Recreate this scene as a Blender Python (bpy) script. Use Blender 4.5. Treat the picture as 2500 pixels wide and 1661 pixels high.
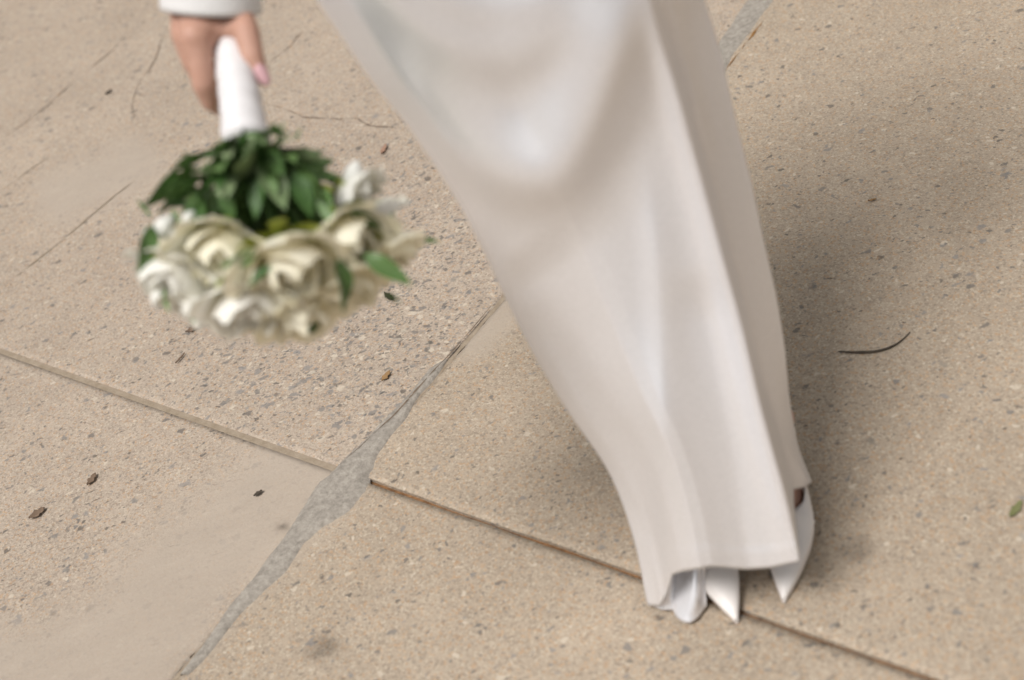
import bpy, bmesh, math, random
import numpy as np
from mathutils import Vector, Matrix, Quaternion
random.seed(7); rng = np.random.default_rng(11)
rad = math.radians
scn = bpy.context.scene
for o in list(bpy.data.objects): bpy.data.objects.remove(o)

# ------------------------------------------------------------------ camera
PITCH, ROLL, FPX, CAMH = rad(39), rad(20), 3472.0, 1.5
Fv = np.array([0, math.cos(PITCH), -math.sin(PITCH)])
Uv0 = np.array([0, math.sin(PITCH), math.cos(PITCH)]); Rv0 = np.array([1., 0, 0])
Xv = math.cos(ROLL) * Rv0 - math.sin(ROLL) * Uv0
Vv = math.sin(ROLL) * Rv0 + math.cos(ROLL) * Uv0
CAM = np.array([0, 0, CAMH])
cd = bpy.data.cameras.new('camera'); cam = bpy.data.objects.new('camera', cd)
scn.collection.objects.link(cam); scn.camera = cam
cam.matrix_world = Matrix((( Xv[0], Vv[0], -Fv[0], 0), (Xv[1], Vv[1], -Fv[1], 0), (Xv[2], Vv[2], -Fv[2], CAMH), (0, 0, 0, 1)))
cd.sensor_width = 36; cd.lens = 36 * FPX / 2500; cd.clip_start = 0.05; cd.clip_end = 500
cd.dof.use_dof = True; cd.dof.focus_distance = 2.4; cd.dof.aperture_fstop = 2.3; cd.dof.aperture_blades = 9

# ------------------------------------------------------------------ world, sun, exposure
SUN_EL, SUN_AZ = rad(62), rad(222)      # azimuth of the direction towards the sun, measured from +X counter-clockwise
w = bpy.data.worlds.new('World'); scn.world = w; w.use_nodes = True
wn = w.node_tree.nodes; wl = w.node_tree.links; wn.clear()
sky = wn.new('ShaderNodeTexSky'); sky.sky_type = 'NISHITA'; sky.sun_disc = False
sky.sun_elevation = SUN_EL; sky.sun_rotation = math.pi / 2 - SUN_AZ
sky.dust_density = 6; sky.ozone_density = 1.0; sky.air_density = 1.0
hs = wn.new('ShaderNodeHueSaturation'); hs.inputs['Saturation'].default_value = 0.03   # thin overcast: a nearly white sky
bg = wn.new('ShaderNodeBackground'); bg.inputs['Strength'].default_value = 0.047
wo = wn.new('ShaderNodeOutputWorld')
wl.new(sky.outputs[0], hs.inputs['Color']); wl.new(hs.outputs[0], bg.inputs['Color']); wl.new(bg.outputs[0], wo.inputs[0])
sl = bpy.data.lights.new('sun', 'SUN'); sl.energy = 1.5; sl.angle = rad(19); sl.color = (1, .965, .935)
so = bpy.data.objects.new('sun', sl); scn.collection.objects.link(so)
sd = Vector((math.cos(SUN_EL) * math.cos(SUN_AZ), math.cos(SUN_EL) * math.sin(SUN_AZ), math.sin(SUN_EL)))
so.rotation_euler = sd.to_track_quat('Z', 'Y').to_euler(); so.location = sd * 8
vs = scn.view_settings; vs.view_transform = 'Standard'; vs.look = 'None'; vs.exposure = 0.74; vs.gamma = 1; vs.use_curve_mapping = False

# ------------------------------------------------------------------ helpers
def ray(x, y): return Fv + (x - 1250) / FPX * Xv + (830.5 - y) / FPX * Vv
def gnd(x, y, z=0.0):
    d = ray(x, y); return CAM + d * ((z - CAMH) / d[2])
def aty(x, y, Y):
    d = ray(x, y); return CAM + d * (Y / d[1])
def atd(x, y, dep): return CAM + ray(x, y) * dep
def proj(P):
    d = np.asarray(P) - CAM; z = d @ Fv
    return np.stack([1250 + FPX * (d @ Xv) / z, 830.5 - FPX * (d @ Vv) / z], -1)
def link(o, parent=None):
    scn.collection.objects.link(o)
    if parent is not None: o.parent = parent
    return o
def mesh(name, verts, faces, mat=None, smooth=True):
    me = bpy.data.meshes.new(name); me.from_pydata([tuple(map(float, v)) for v in verts], [], [tuple(map(int, f)) for f in faces])
    if smooth: me.polygons.foreach_set('use_smooth', [True] * len(me.polygons))
    if mat: me.materials.append(mat)
    me.update(); return me
def obj(name, me, parent=None): return link(bpy.data.objects.new(name, me), parent)
def empty(name, loc=(0, 0, 0)):
    o = bpy.data.objects.new(name, None); o.location = loc; o.empty_display_size = .05; return link(o)
def tag(o, label, cat, group=None):
    o['label'] = label; o['category'] = cat
    if group: o['group'] = group
    return o
def grid_faces(nr, nc, closed=False):
    f = []
    for i in range(nr - 1):
        for j in range(nc if closed else nc - 1):
            k = (j + 1) % nc
            f.append((i * nc + j, i * nc + k, (i + 1) * nc + k, (i + 1) * nc + j))
    return f
def resample(pts, n):
    p = np.asarray(pts, float); s = np.r_[0, np.cumsum(np.linalg.norm(np.diff(p, axis=0), axis=1))]; t = np.linspace(0, s[-1], n)
    return np.stack([np.interp(t, s, p[:, k]) for k in range(p.shape[1])], -1)
def gsm(a, sig, axis=0):
    n = int(sig * 3) + 1; k = np.exp(-.5 * (np.arange(-n, n + 1) / sig) ** 2); k /= k.sum()
    a = np.moveaxis(a, axis, 0)
    if n > len(a) - 2: n = len(a) - 2; k = np.exp(-.5 * (np.arange(-n, n + 1) / sig) ** 2); k /= k.sum()
    pad = np.concatenate([2 * a[:1] - a[n:0:-1], a, 2 * a[-1:] - a[-2:-n - 2:-1]])
    out = sum(k[i] * pad[i:i + len(a)] for i in range(2 * n + 1)); return np.moveaxis(out, 0, axis)
def sstep(a, b, x): t = np.clip((x - a) / (b - a), 0, 1); return t * t * (3 - 2 * t)

# ------------------------------------------------------------------ materials
def new_mat(name):
    m = bpy.data.materials.new(name); m.use_nodes = True; nt = m.node_tree
    return m, nt, nt.nodes['Principled BSDF']
class NT:
    def __init__(s, nt): s.nt = nt
    def n(s, t, **kw):
        x = s.nt.nodes.new(t)
        for k, v in kw.items():
            if hasattr(x, k): setattr(x, k, v)
            else: x.inputs[k].default_value = v
        return x
    def l(s, a, b): s.nt.links.new(a, b)
    def noise(s, vec, scale, detail=2, rough=.5):
        x = s.n('ShaderNodeTexNoise'); x.inputs['Scale'].default_value = scale; x.inputs['Detail'].default_value = detail; x.inputs['Roughness'].default_value = rough
        s.l(vec, x.inputs['Vector']); return x.outputs['Fac']
    def ramp(s, fac, a, b, ca=0., cb=1.):
        x = s.n('ShaderNodeMapRange'); x.inputs['From Min'].default_value = a; x.inputs['From Max'].default_value = b
        x.inputs['To Min'].default_value = ca; x.inputs['To Max'].default_value = cb; s.l(fac, x.inputs['Value']); return x.outputs[0]
    def math(s, op, a, b=None):
        x = s.n('ShaderNodeMath'); x.operation = op; x.use_clamp = False
        for i, v in enumerate((a, b)):
            if v is None: continue
            if isinstance(v, (int, float)): x.inputs[i].default_value = v
            else: s.l(v, x.inputs[i])
        return x.outputs[0]
    def mix(s, fac, a, b, mode='MIX'):
        x = s.n('ShaderNodeMix'); x.data_type = 'RGBA'; x.blend_type = mode
        for sock, v in ((x.inputs[0], fac), (x.inputs[6], a), (x.inputs[7], b)):
            if isinstance(v, (int, float)): sock.default_value = v
            elif isinstance(v, tuple): sock.default_value = (*v, 1)
            else: s.l(v, sock)
        return x.outputs[2]
    def vscale(s, vec, sc, rot=0):
        x = s.n('ShaderNodeMapping'); x.inputs['Scale'].default_value = sc; x.inputs['Rotation'].default_value = (0, 0, rot); s.l(vec, x.inputs['Vector']); return x.outputs[0]

JA = math.atan2(*(gnd(1860, 0) - gnd(450, 1640))[[1, 0]])       # direction of the long mortar joint on the ground

def concrete(name, tone_a, tone_b, stones, pits):
    m, nt, P = new_mat(name); N = NT(nt)
    geo = N.n('ShaderNodeNewGeometry').outputs['Position']
    at = N.n('ShaderNodeAttribute'); at.attribute_name = 'skim'
    skim = at.outputs['Fac']
    at2 = N.n('ShaderNodeAttribute'); at2.attribute_name = 'stain'; stain = at2.outputs['Fac']
    at3 = N.n('ShaderNodeAttribute'); at3.attribute_name = 'aggregate'; agg = at3.outputs['Fac']
    big = N.noise(geo, 2.6, 4, .6); mid = N.noise(geo, 16, 4, .65); fine = N.noise(geo, 420, 3, .7); sand = N.noise(geo, 170, 2, .6)
    col = N.mix(N.ramp(big, .35, .65), tone_a, tone_b)
    col = N.mix(N.ramp(mid, .3, .75, 0, .5), col, tuple(c * .72 for c in tone_a))
    rough_skim = N.math('MINIMUM', N.math('MAXIMUM', N.math('ADD', skim, N.math('MULTIPLY', N.math('SUBTRACT', N.noise(geo, 22, 5, .7), .5), N.math('MULTIPLY', N.math('MULTIPLY', skim, N.math('SUBTRACT', 1, skim)), 5.5))), 0), 1)
    keep = N.math('SUBTRACT', 1, N.math('MULTIPLY', rough_skim, .62))
    # sandy grain of several colours
    v1 = N.n('ShaderNodeTexVoronoi'); v1.inputs['Scale'].default_value = 310; N.l(geo, v1.inputs['Vector'])
    sep = N.n('ShaderNodeSeparateColor'); N.l(v1.outputs['Color'], sep.inputs[0])
    g1 = N.math('MULTIPLY', N.ramp(sep.outputs[0], .60, .95, 0, .48), keep)
    col = N.mix(g1, col, (.20, .165, .13))
    g2 = N.math('MULTIPLY', N.ramp(sep.outputs[1], .66, .95, 0, .45), keep); col = N.mix(g2, col, (.64, .55, .43))
    g3 = N.math('MULTIPLY', N.ramp(sep.outputs[2], .86, .95, 0, .4), keep); col = N.mix(g3, col, (.52, .29, .13))
    col = N.mix(N.math('MULTIPLY', N.ramp(fine, .45, .8, 0, .45), keep), col, (.15, .125, .1))
    # larger stones: elongated cells, only some of them dark
    wob = N.n('ShaderNodeVectorMath'); wob.operation = 'ADD'
    nz = N.n('ShaderNodeTexNoise'); nz.inputs['Scale'].default_value = 60; N.l(geo, nz.inputs['Vector'])
    sc = N.n('ShaderNodeVectorMath'); sc.operation = 'SCALE'; sc.inputs['Scale'].default_value = .022; N.l(nz.outputs['Color'], sc.inputs[0])
    N.l(geo, wob.inputs[0]); N.l(sc.outputs[0], wob.inputs[1])
    heights = []
    for scale, thr, amt, seed in ((98, .955, .72, 0.), (60, .98, .7, 3.1), (150, .92, .66, 7.7)):
        mp = N.n('ShaderNodeMapping'); mp.inputs['Location'].default_value = (seed, seed * 2, 0); mp.inputs['Rotation'].default_value = (0, 0, -JA + .35 * seed); mp.inputs['Scale'].default_value = (.80, 1.08, 1); N.l(wob.outputs[0], mp.inputs['Vector'])
        v = N.n('ShaderNodeTexVoronoi'); v.inputs['Scale'].default_value = scale; N.l(mp.outputs[0], v.inputs['Vector'])
        s2 = N.n('ShaderNodeSeparateColor'); N.l(v.outputs['Color'], s2.inputs[0])
        dens = N.math('SUBTRACT', thr, N.math('MULTIPLY', N.math('MULTIPLY', agg, stones), N.ramp(N.noise(geo, 7 + seed, 3, .6), .35, .65, .15, 1.5)))
        pick = N.math('GREATER_THAN', s2.outputs[0], dens)
        shape = N.ramp(v.outputs['Distance'], .28, .44, 1, 0)
        fac = N.math('MULTIPLY', N.math('MULTIPLY', pick, shape), N.math('MULTIPLY', keep, amt))
        scol = N.mix(s2.outputs[1], (.085, .075, .066), (.255, .245, .235))
        scol = N.mix(N.ramp(s2.outputs[2], .8, .86), scol, (.62, .54, .43))
        col = N.mix(fac, col, scol); heights.append(fac)
    # scratches and pores drawn along the trowelling direction
    sv = N.vscale(geo, (24, 150, 60), -JA + .12)
    scr = N.ramp(N.noise(sv, 1.0, 3, .6), .66, .76, 0, pits)
    col = N.mix(N.math('MULTIPLY', scr, keep), col, (.13, .11, .09))
    col = N.mix(N.math('MULTIPLY', rough_skim, .62), col, N.mix(N.noise(N.vscale(geo, (5, 22, 5), -JA), 1.2, 5, .7), (.36, .302, .245), (.49, .42, .348)))
    col = N.mix(N.math('MULTIPLY', stain, N.ramp(N.noise(geo, 50, 4, .7), .3, .6, .35, 1)), col, (.085, .07, .055))
    N.l(col, P.inputs['Base Color']); P.inputs['Roughness'].default_value = .88; P.inputs['Specular IOR Level'].default_value = .25
    h = N.math('ADD', N.math('MULTIPLY', sand, .45), N.math('MULTIPLY', fine, .3)); h = N.math('ADD', h, N.math('MULTIPLY', mid, .9))
    h = N.math('SUBTRACT', h, N.math('MULTIPLY', scr, .8)); h = N.math('SUBTRACT', h, N.math('MULTIPLY', g1, .35))
    h = N.math('MULTIPLY', h, N.math('ADD', .25, N.math('MULTIPLY', keep, .75)))
    b = N.n('ShaderNodeBump'); b.inputs['Strength'].default_value = .55; b.inputs['Distance'].default_value = .0035; N.l(h, b.inputs['Height']); N.l(b.outputs[0], P.inputs['Normal'])
    return m
M_slab_pink = concrete('concrete_pinkish', (.52, .425, .338), (.445, .36, .284), .50, .85)
M_slab_tan = concrete('concrete_tan', (.505, .41, .312), (.435, .35, .262), .10, .35)

def simple(name, c, rough=.7, c2=None, scale=30, spec=.3, bump=0, bscale=80, sss=0, sheen=0, trans=0):
    m, nt, P = new_mat(name); N = NT(nt)
    tc = N.n('ShaderNodeTexCoord').outputs['Object']
    if c2: N.l(N.mix(N.ramp(N.noise(tc, scale, 4, .6), .32, .68), c, c2), P.inputs['Base Color'])
    else: P.inputs['Base Color'].default_value = (*c, 1)
    P.inputs['Roughness'].default_value = rough; P.inputs['Specular IOR Level'].default_value = spec
    if bump:
        b = N.n('ShaderNodeBump'); b.inputs['Strength'].default_value = bump; b.inputs['Distance'].default_value = .002
        N.l(N.noise(tc, bscale, 4, .6), b.inputs['Height']); N.l(b.outputs[0], P.inputs['Normal'])
    if sss: P.inputs['Subsurface Weight'].default_value = sss; P.inputs['Subsurface Radius'].default_value = (.012, .006, .003); P.inputs['Subsurface Scale'].default_value = .6
    if sheen: P.inputs['Sheen Weight'].default_value = sheen; P.inputs['Sheen Roughness'].default_value = .4
    return m
M_base = simple('joint_dirt', (.11, .06, .032), .95, (.33, .18, .085), 60, .1, .6, 150)
M_mortar = simple('grey_mortar', (.26, .232, .198), .9, (.42, .378, .325), 110, .2, 1.0, 160)
M_ochre = simple('sandy_joint_filler', (.29, .23, .165), .95, (.38, .31, .235), 60, .1, .5, 200)
M_crack = simple('crack_dirt', (.13, .10, .075), .95, (.25, .19, .14), 120, .1)
M_rust = simple('orange_crack_dirt', (.20, .10, .035), .95, (.36, .20, .08), 120, .1)

def satin(name, c, rough):
    m, nt, P = new_mat(name); N = NT(nt)
    tc = N.n('ShaderNodeTexCoord').outputs['Object']
    n = N.noise(N.vscale(tc, (1, 1, .3)), 620, 3, .75)            # slubs of the weave
    N.l(N.mix(N.ramp(n, .25, .75), tuple(x * .90 for x in c), tuple(min(.95, x * 1.06) for x in c)), P.inputs['Base Color'])
    P.inputs['Roughness'].default_value = rough; P.inputs['Specular IOR Level'].default_value = .6
    P.inputs['Metallic'].default_value = .42 if name == 'ivory_satin' else 0
    P.inputs['Sheen Weight'].default_value = .12; P.inputs['Sheen Roughness'].default_value = .35
    b = N.n('ShaderNodeBump'); b.inputs['Strength'].default_value = .07; b.inputs['Distance'].default_value = .0005; N.l(n, b.inputs['Height']); N.l(b.outputs[0], P.inputs['Normal'])
    return m
M_satin = satin('ivory_satin', (.86, .855, .875), .34)
M_crepe = satin('white_crepe', (.78, .77, .76), .6)
M_shoe = simple('white_leather', (.90, .85, .81), .42, (.87, .82, .78), 25, .4, .05, 400)
M_skin = simple('skin', (.50, .285, .21), .5, (.56, .33, .25), 40, .35, .15, 300, .12)
M_nail = simple('pink_nail_polish', (.66, .40, .42), .22, None, 1, .5)
M_hair = simple('brown_hair', (.09, .05, .03), .5, (.14, .08, .045), 60, .4, .5, 120)
M_ribbon = simple('white_ribbon', (.80, .78, .78), .5, (.74, .72, .72), 40, .35, .3, 60)
def petal_mat(name, c, c2, base):
    m, nt, P = new_mat(name); N = NT(nt)
    tc = N.n('ShaderNodeTexCoord').outputs['Object']; sp = N.n('ShaderNodeSeparateXYZ'); N.l(tc, sp.inputs[0])
    col = N.mix(N.ramp(N.noise(tc, 2.2, 3, .6), .35, .7), c, c2)
    col = N.mix(N.ramp(sp.outputs[2], .0, .42, .9, 0), col, base)     # petals are greener towards their foot
    N.l(col, P.inputs['Base Color']); P.inputs['Roughness'].default_value = .55; P.inputs['Specular IOR Level'].default_value = .25
    tb = N.n('ShaderNodeBsdfTranslucent'); N.l(col, tb.inputs['Color']); mx = N.n('ShaderNodeMixShader'); mx.inputs[0].default_value = .22
    N.l(P.outputs[0], mx.inputs[1]); N.l(tb.outputs[0], mx.inputs[2]); N.l(mx.outputs[0], nt.nodes['Material Output'].inputs['Surface'])
    return m
M_pet = petal_mat('cream_petal', (.96, .93, .79), (.95, .89, .66), (.80, .78, .42))
M_pet2 = petal_mat('white_petal', (.94, .93, .88), (.92, .90, .78), (.80, .80, .5))
M_bud = simple('white_bud', (.80, .79, .76), .5, (.74, .74, .66), 30)
def leaf_mat(name, c, c2):
    m, nt, P = new_mat(name); N = NT(nt)
    oi = N.n('ShaderNodeObjectInfo').outputs['Random']; tc = N.n('ShaderNodeTexCoord').outputs['Object']
    col = N.mix(oi, c, c2); col = N.mix(N.ramp(N.noise(tc, 3, 3), .3, .7, 0, .35), col, tuple(x * .5 for x in c))
    N.l(col, P.inputs['Base Color']); P.inputs['Roughness'].default_value = .46; P.inputs['Specular IOR Level'].default_value = .4
    P.inputs['Transmission Weight'].default_value = 0
    return m
M_leaf = leaf_mat('green_leaf', (.045, .11, .024), (.17, .28, .09))
M_leafp = leaf_mat('pale_leaf', (.20, .28, .13), (.30, .37, .20))
M_leafy = leaf_mat('lime_sepal', (.30, .34, .05), (.38, .42, .10))
M_stem = simple('green_stem', (.05, .10, .025), .6, (.09, .15, .05), 20)
M_dry = simple('dry_leaf_brown', (.16, .11, .075), .85, (.24, .17, .12), 60, .2)
M_twig = simple('dark_twig', (.055, .045, .035), .85, (.10, .08, .06), 90, .2)
M_orange = simple('orange_flake', (.36, .22, .10), .85, (.24, .15, .08), 60, .2)
M_reddry = simple('reddish_dry_leaf', (.34, .20, .14), .85, (.42, .28, .20), 60, .2)
M_green = simple('fresh_green_leaf', (.17, .18, .07), .6, (.22, .22, .11), 60, .3)

# ------------------------------------------------------------------ pavement: sheet, slabs, joints
base = obj('pavement', mesh('pavement', [(-60, -60, -.024), (60, -60, -.024), (60, 60, -.024), (-60, 60, -.024)], [(0, 1, 2, 3)], M_base, False))
base['kind'] = 'structure'
e2 = gnd(1860, 0) - gnd(450, 1640); e2 = e2[:2] / np.linalg.norm(e2[:2]); e1 = np.array([e2[1], -e2[0]])   # e1: along the dirt joint, towards lower right
X0 = gnd(858, 1158)[:2]
def loc2(P): P = np.asarray(P)[..., :2] - X0; return np.stack([P @ e1, P @ e2], -1)
def world2(ab): ab = np.asarray(ab); return X0 + ab[..., :1] * e1 + ab[..., 1:2] * e2
SKIM = [((300, 1661), (330, 1560), (420, 1420), (640, 1250), (740, 1135)), 130, ((80, 1661), (200, 1600), (420, 1500)), 120, ((560, 1230), (700, 1160)), 55, ((1225, 760), (1150, 830)), 45, ((0, 1640), (250, 1640)), 110,
        ((150, 480), (330, 400)), 60]
STAIN = [(795, 1580, 24), (2095, 1345, 24), (2070, 1350, 12), (770, 1590, 18), (690, 1285, 10)]
def dseg(p, a, b):
    ab = b - a; t = np.clip(((p - a) @ ab) / (ab @ ab), 0, 1); return np.linalg.norm(p - a - t[..., None] * ab, axis=-1)
def slab(i, j, size, dense, mat):
    g = .0035; gi = .0028
    a0, a1 = i * size + gi, (i + 1) * size - gi; b0, b1 = j * size + g, (j + 1) * size - g
    n = 230 if dense else 3
    va = np.linspace(a0, a1, n); vb = np.linspace(b0, b1, n)
    A, B = np.meshgrid(va, vb, indexing='ij'); ab = np.stack([A, B], -1)
    edge = np.minimum(np.minimum(A - a0, a1 - A), np.minimum(B - b0, b1 - B))
    if dense:
        jit = gsm(rng.normal(0, 1, (n, n)), 2.0); ab = ab + (np.exp(-edge / .02) * jit * .0016)[..., None]
    xy = world2(ab); z = np.where(edge < 1e-6, -.0012, 0.0) if dense else np.zeros_like(A)
    if dense: z = z + gsm(gsm(rng.normal(0, 1, (n, n)), 6, 0), 6, 1) * .006 * np.minimum(1, edge / .05) - .0003
    V = np.concatenate([xy, z[..., None]], -1).reshape(-1, 3); F = grid_faces(n, n)
    per = [k for k in range(n)] + [k * n + n - 1 for k in range(1, n)] + [(n - 1) * n + k for k in range(n - 2, -1, -1)] + [k * n for k in range(n - 2, 0, -1)]
    off = len(V); low = V[per].copy(); low[:, 2] = -.022; V = np.concatenate([V, low]); m = len(per)
    F += [(per[k], off + k, off + (k + 1) % m, per[(k + 1) % m]) for k in range(m)]
    me = mesh('slab', V, F, mat)
    me.polygons.foreach_set('use_smooth', [True] * (len(F) - m) + [False] * m)
    if dense:
        uv = proj(np.concatenate([V[:, :2], np.zeros((len(V), 1))], 1)); front = (V - CAM) @ Fv > .2
        sk = np.zeros(len(V))
        for k in range(0, len(SKIM), 2):
            pl = np.array(SKIM[k], float)
            for q in range(len(pl) - 1): sk = np.maximum(sk, np.clip(1.5 - dseg(uv, pl[q], pl[q + 1]) / SKIM[k + 1] * 1.0, 0, 1))
        st = np.zeros(len(V))
        for x, y, r in STAIN: st = np.maximum(st, .75 * np.exp(-(((uv[:, 0] - x) ** 2 + ((uv[:, 1] - y) * 1.2) ** 2) / (2 * r * r))))
        ag = np.exp(-(((uv[:, 0] - 850) / 330) ** 2 + ((uv[:, 1] - 850) / 230) ** 2)) * 1.0 + .55 * np.exp(-(((uv[:, 0] - 1080) / 160) ** 2 + ((uv[:, 1] - 520) / 260) ** 2)) + .12
        if j < 0 and i >= 0: ag = ag * 0 + .45
        if i >= 0 and j >= 0: ag = ag * 0 + .3
        if i < 0 and j < 0: ag = ag * 0 + .15
        if i < 0 and j >= 0: sk = sk * (uv[:, 1] < 700)
        for nm, arr in (('skim', sk), ('stain', st), ('aggregate', np.clip(ag, 0, 1))):
            at = me.attributes.new(nm, 'FLOAT', 'POINT'); at.data.foreach_set('value', np.where(front, arr, 0).astype(np.float32))
    o = obj('slab', me, base); return o
S = 2.9
for i in range(-2, 3):
    for j in range(-2, 3):
        slab(i, j, S, i in (-1, 0) and j in (-1, 0), M_slab_tan if i >= 0 else M_slab_pink)

def ribbon(name, pts, width, z, mat, jit=.0, wjit=.4, px=True, taper=True):
    p = np.array([gnd(*q)[:2] for q in pts]) if px else np.array(pts, float)
    L = np.linalg.norm(np.diff(p, axis=0), axis=1).sum(); n = max(6, int(L / .006)); p = resample(p, n)
    t = np.gradient(p, axis=0); t /= np.linalg.norm(t, axis=1)[:, None]; nn = np.stack([-t[:, 1], t[:, 0]], -1)
    if jit: p = p + nn * (gsm(rng.normal(0, 1, n), 1.5) * jit + gsm(rng.normal(0, 1, n), 6) * jit * 2)[:, None]
    wd = width * .5 * np.clip(1 + wjit * gsm(rng.normal(0, 1, n), 1.2) * 1.5, .15, 2.5)
    if taper: wd = wd * np.clip(np.minimum(np.arange(n), np.arange(n)[::-1]) / (n * .2), .1, 1)
    a, b = p + nn * wd[:, None], p - nn * wd[:, None]
    V = np.concatenate([np.c_[a, np.full(n, z)], np.c_[b, np.full(n, z)]])
    return obj(name, mesh(name, V, [(k, n + k, n + k + 1, k + 1) for k in range(n - 1)], mat), base)
CR = [[(0, 345), (60, 300), (110, 262), (190, 190)], [(205, 178), (255, 140), (285, 112), (310, 80)],
      [(412, 60), (395, 100), (380, 145), (350, 190), (330, 225)], [(335, 215), (322, 260), (330, 285), (318, 300)],
      [(645, 250), (690, 262), (740, 288), (790, 290), (830, 292), (870, 290), (900, 308), (960, 312), (995, 315)],
      [(650, 155), (700, 120), (745, 75)], [(430, 200), (520, 165)]]
for c in CR: ribbon('crack', c, .0019, .0012, M_crack, .0022, .7)
ribbon('crack', [(0, 705), (150, 590), (260, 495), (340, 430)], .0035, .0012, M_ochre, .0015, .6)
ribbon('crack', [(0, 470), (120, 380)], .0022, .0012, M_ochre, .0015, .6)
ribbon('crack', [(1772, 178), (1795, 140), (1830, 95), (1872, 50)], .003, .0016, M_rust, .002, .7)
ribbon('crack', [(1222, 728), (1150, 812), (1085, 885), (960, 1020), (880, 1095), (800, 1162)], .0022, .0040, M_crack, .0012, .5)
ribbon('crack', [(785, 1185), (740, 1300), (600, 1480), (470, 1640)], .0016, .0015, M_crack, .0015, .5)
# sandy filler in the far half of the cross joint, dirt in the near half
def strip(name, a0, a1, b0, b1, z, mat, n=120, jit=.0):
    ta = np.linspace(a0, a1, n)
    j1 = gsm(rng.normal(0, 1, n), 2) * jit; j2 = gsm(rng.normal(0, 1, n), 2) * jit
    A = np.c_[ta, b0 + j1]; B = np.c_[ta, b1 + j2]
    V = np.concatenate([np.c_[world2(A), np.full(n, z)], np.c_[world2(B), np.full(n, z)]])
    return obj(name, mesh(name, V, [(k, n + k, n + k + 1, k + 1) for k in range(n - 1)], mat), base)
strip('joint_filler', -2.4, -.03, -.0058, .0058, -.0008, M_ochre, 300, .0)
ribbon('joint_filler', [tuple(world2(np.array([0., q]))) for q in np.linspace(.05, 2.6, 20)], .009, -.0012, M_ochre, .0004, .2, False, False)
ribbon('joint_filler', [tuple(world2(np.array([0., -q]))) for q in np.linspace(.05, 1.4, 20)], .009, -.0012, M_ochre, .0004, .2, False, False)
strip('joint_filler', .02, 2.4, -.0045, .0045, -.008, M_base, 200, .0)
# irregular grey mortar repair along the long joint
LEFT = [(440, 1650), (560, 1480), (660, 1350), (735, 1240), (775, 1175), (800, 1155), (870, 1090), (930, 1030), (1000, 960), (1050, 900), (1090, 880)]
RIGHT = [(470, 1650), (600, 1490), (700, 1400), (740, 1330), (790, 1290), (860, 1250), (905, 1200), (905, 1155), (920, 1110), (985, 1035), (1030, 965), (1060, 930), (1095, 884)]
def patch(name, left, right, z, mat, nseg=110, nc=7):
    a = resample([gnd(*q)[:2] for q in left], nseg); b = resample([gnd(*q)[:2] for q in right], nseg)
    d = (b - a); d /= np.maximum(np.linalg.norm(d, axis=1), 1e-6)[:, None]
    a = a + d * (gsm(rng.normal(0, 1, nseg), 3) * .005)[:, None]; b = b + d * (gsm(rng.normal(0, 1, nseg), 3) * .006)[:, None]
    V = []
    for k in range(nseg):
        for c in range(nc):
            u = c / (nc - 1); p = a[k] * (1 - u) + b[k] * u
            e = min(u, 1 - u); V.append((p[0], p[1], -.003 + (z + .003) * min(1, e * 8) + rng.normal(0, .00035)))
    return obj(name, mesh(name, V, grid_faces(nseg, nc), mat), base)
patch('mortar_patch', LEFT, RIGHT, .0036, M_mortar)
patch('mortar_patch', [(1700, 190), (1735, 130), (1775, 70), (1820, 0), (1840, -40)], [(1765, 185), (1795, 135), (1835, 82), (1880, 20), (1920, -40)], .0030, M_mortar, 50)

# ------------------------------------------------------------------ the bride's skirt
person = empty('person', (.17, 1.29, 0))
tag(person, 'bride in ivory satin gown and white pumps walking with lowered bouquet', 'person')
def child(name, me):
    o = obj(name, me, person); o.matrix_parent_inverse = Matrix.Translation((-.17, -1.29, 0)); return o
NR = 240
C0 = [(760, -480), (722, -350), (706, -220), (722, -100), (778, 0), (837, 85), (911, 196), (996, 297), (1070, 408), (1133, 508), (1186, 614), (1239, 731), (1313, 879), (1398, 1017), (1483, 1133), (1525, 1229), (1564, 1356), (1586, 1478)]
CA = [(1400, -480), (1440, -350), (1490, -220), (1540, -110), (1584, 0), (1600, 64), (1653, 233), (1706, 424), (1758, 614), (1811, 805), (1849, 975), (1886, 1112), (1917, 1218), (1950, 1370)]
CRt = [(1530, -480), (1580, -350), (1640, -230), (1690, -110), (1716, 0), (1758, 138), (1790, 286), (1833, 455), (1864, 604), (1891, 720), (1912, 847), (1923, 975), (1944, 1091), (1965, 1144), (1979, 1178)]
c0 = gsm(resample(C0, NR), 4); ca = gsm(resample(CA, NR), 3); cr = gsm(resample(CRt, NR), 3)
v = np.linspace(0, 1, NR)
y0 = np.interp(v, [0, .22, .45, .66, 1], [1.41, 1.385, 1.375, 1.35, 1.222]); yA = np.interp(v, [0, .22, .45, .6, 1], [1.31, 1.28, 1.27, 1.235, 1.118]); yR = np.interp(v, [0, .22, 1], [1.43, 1.42, 1.272])
y0, yA, yR = (gsm(q_, 14) for q_ in (y0, yA, yR))
NL, NRt, NB = 130, 70, 60
cols_px, cols_y = [], []
ul = np.linspace(0, 1, NL)
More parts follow.
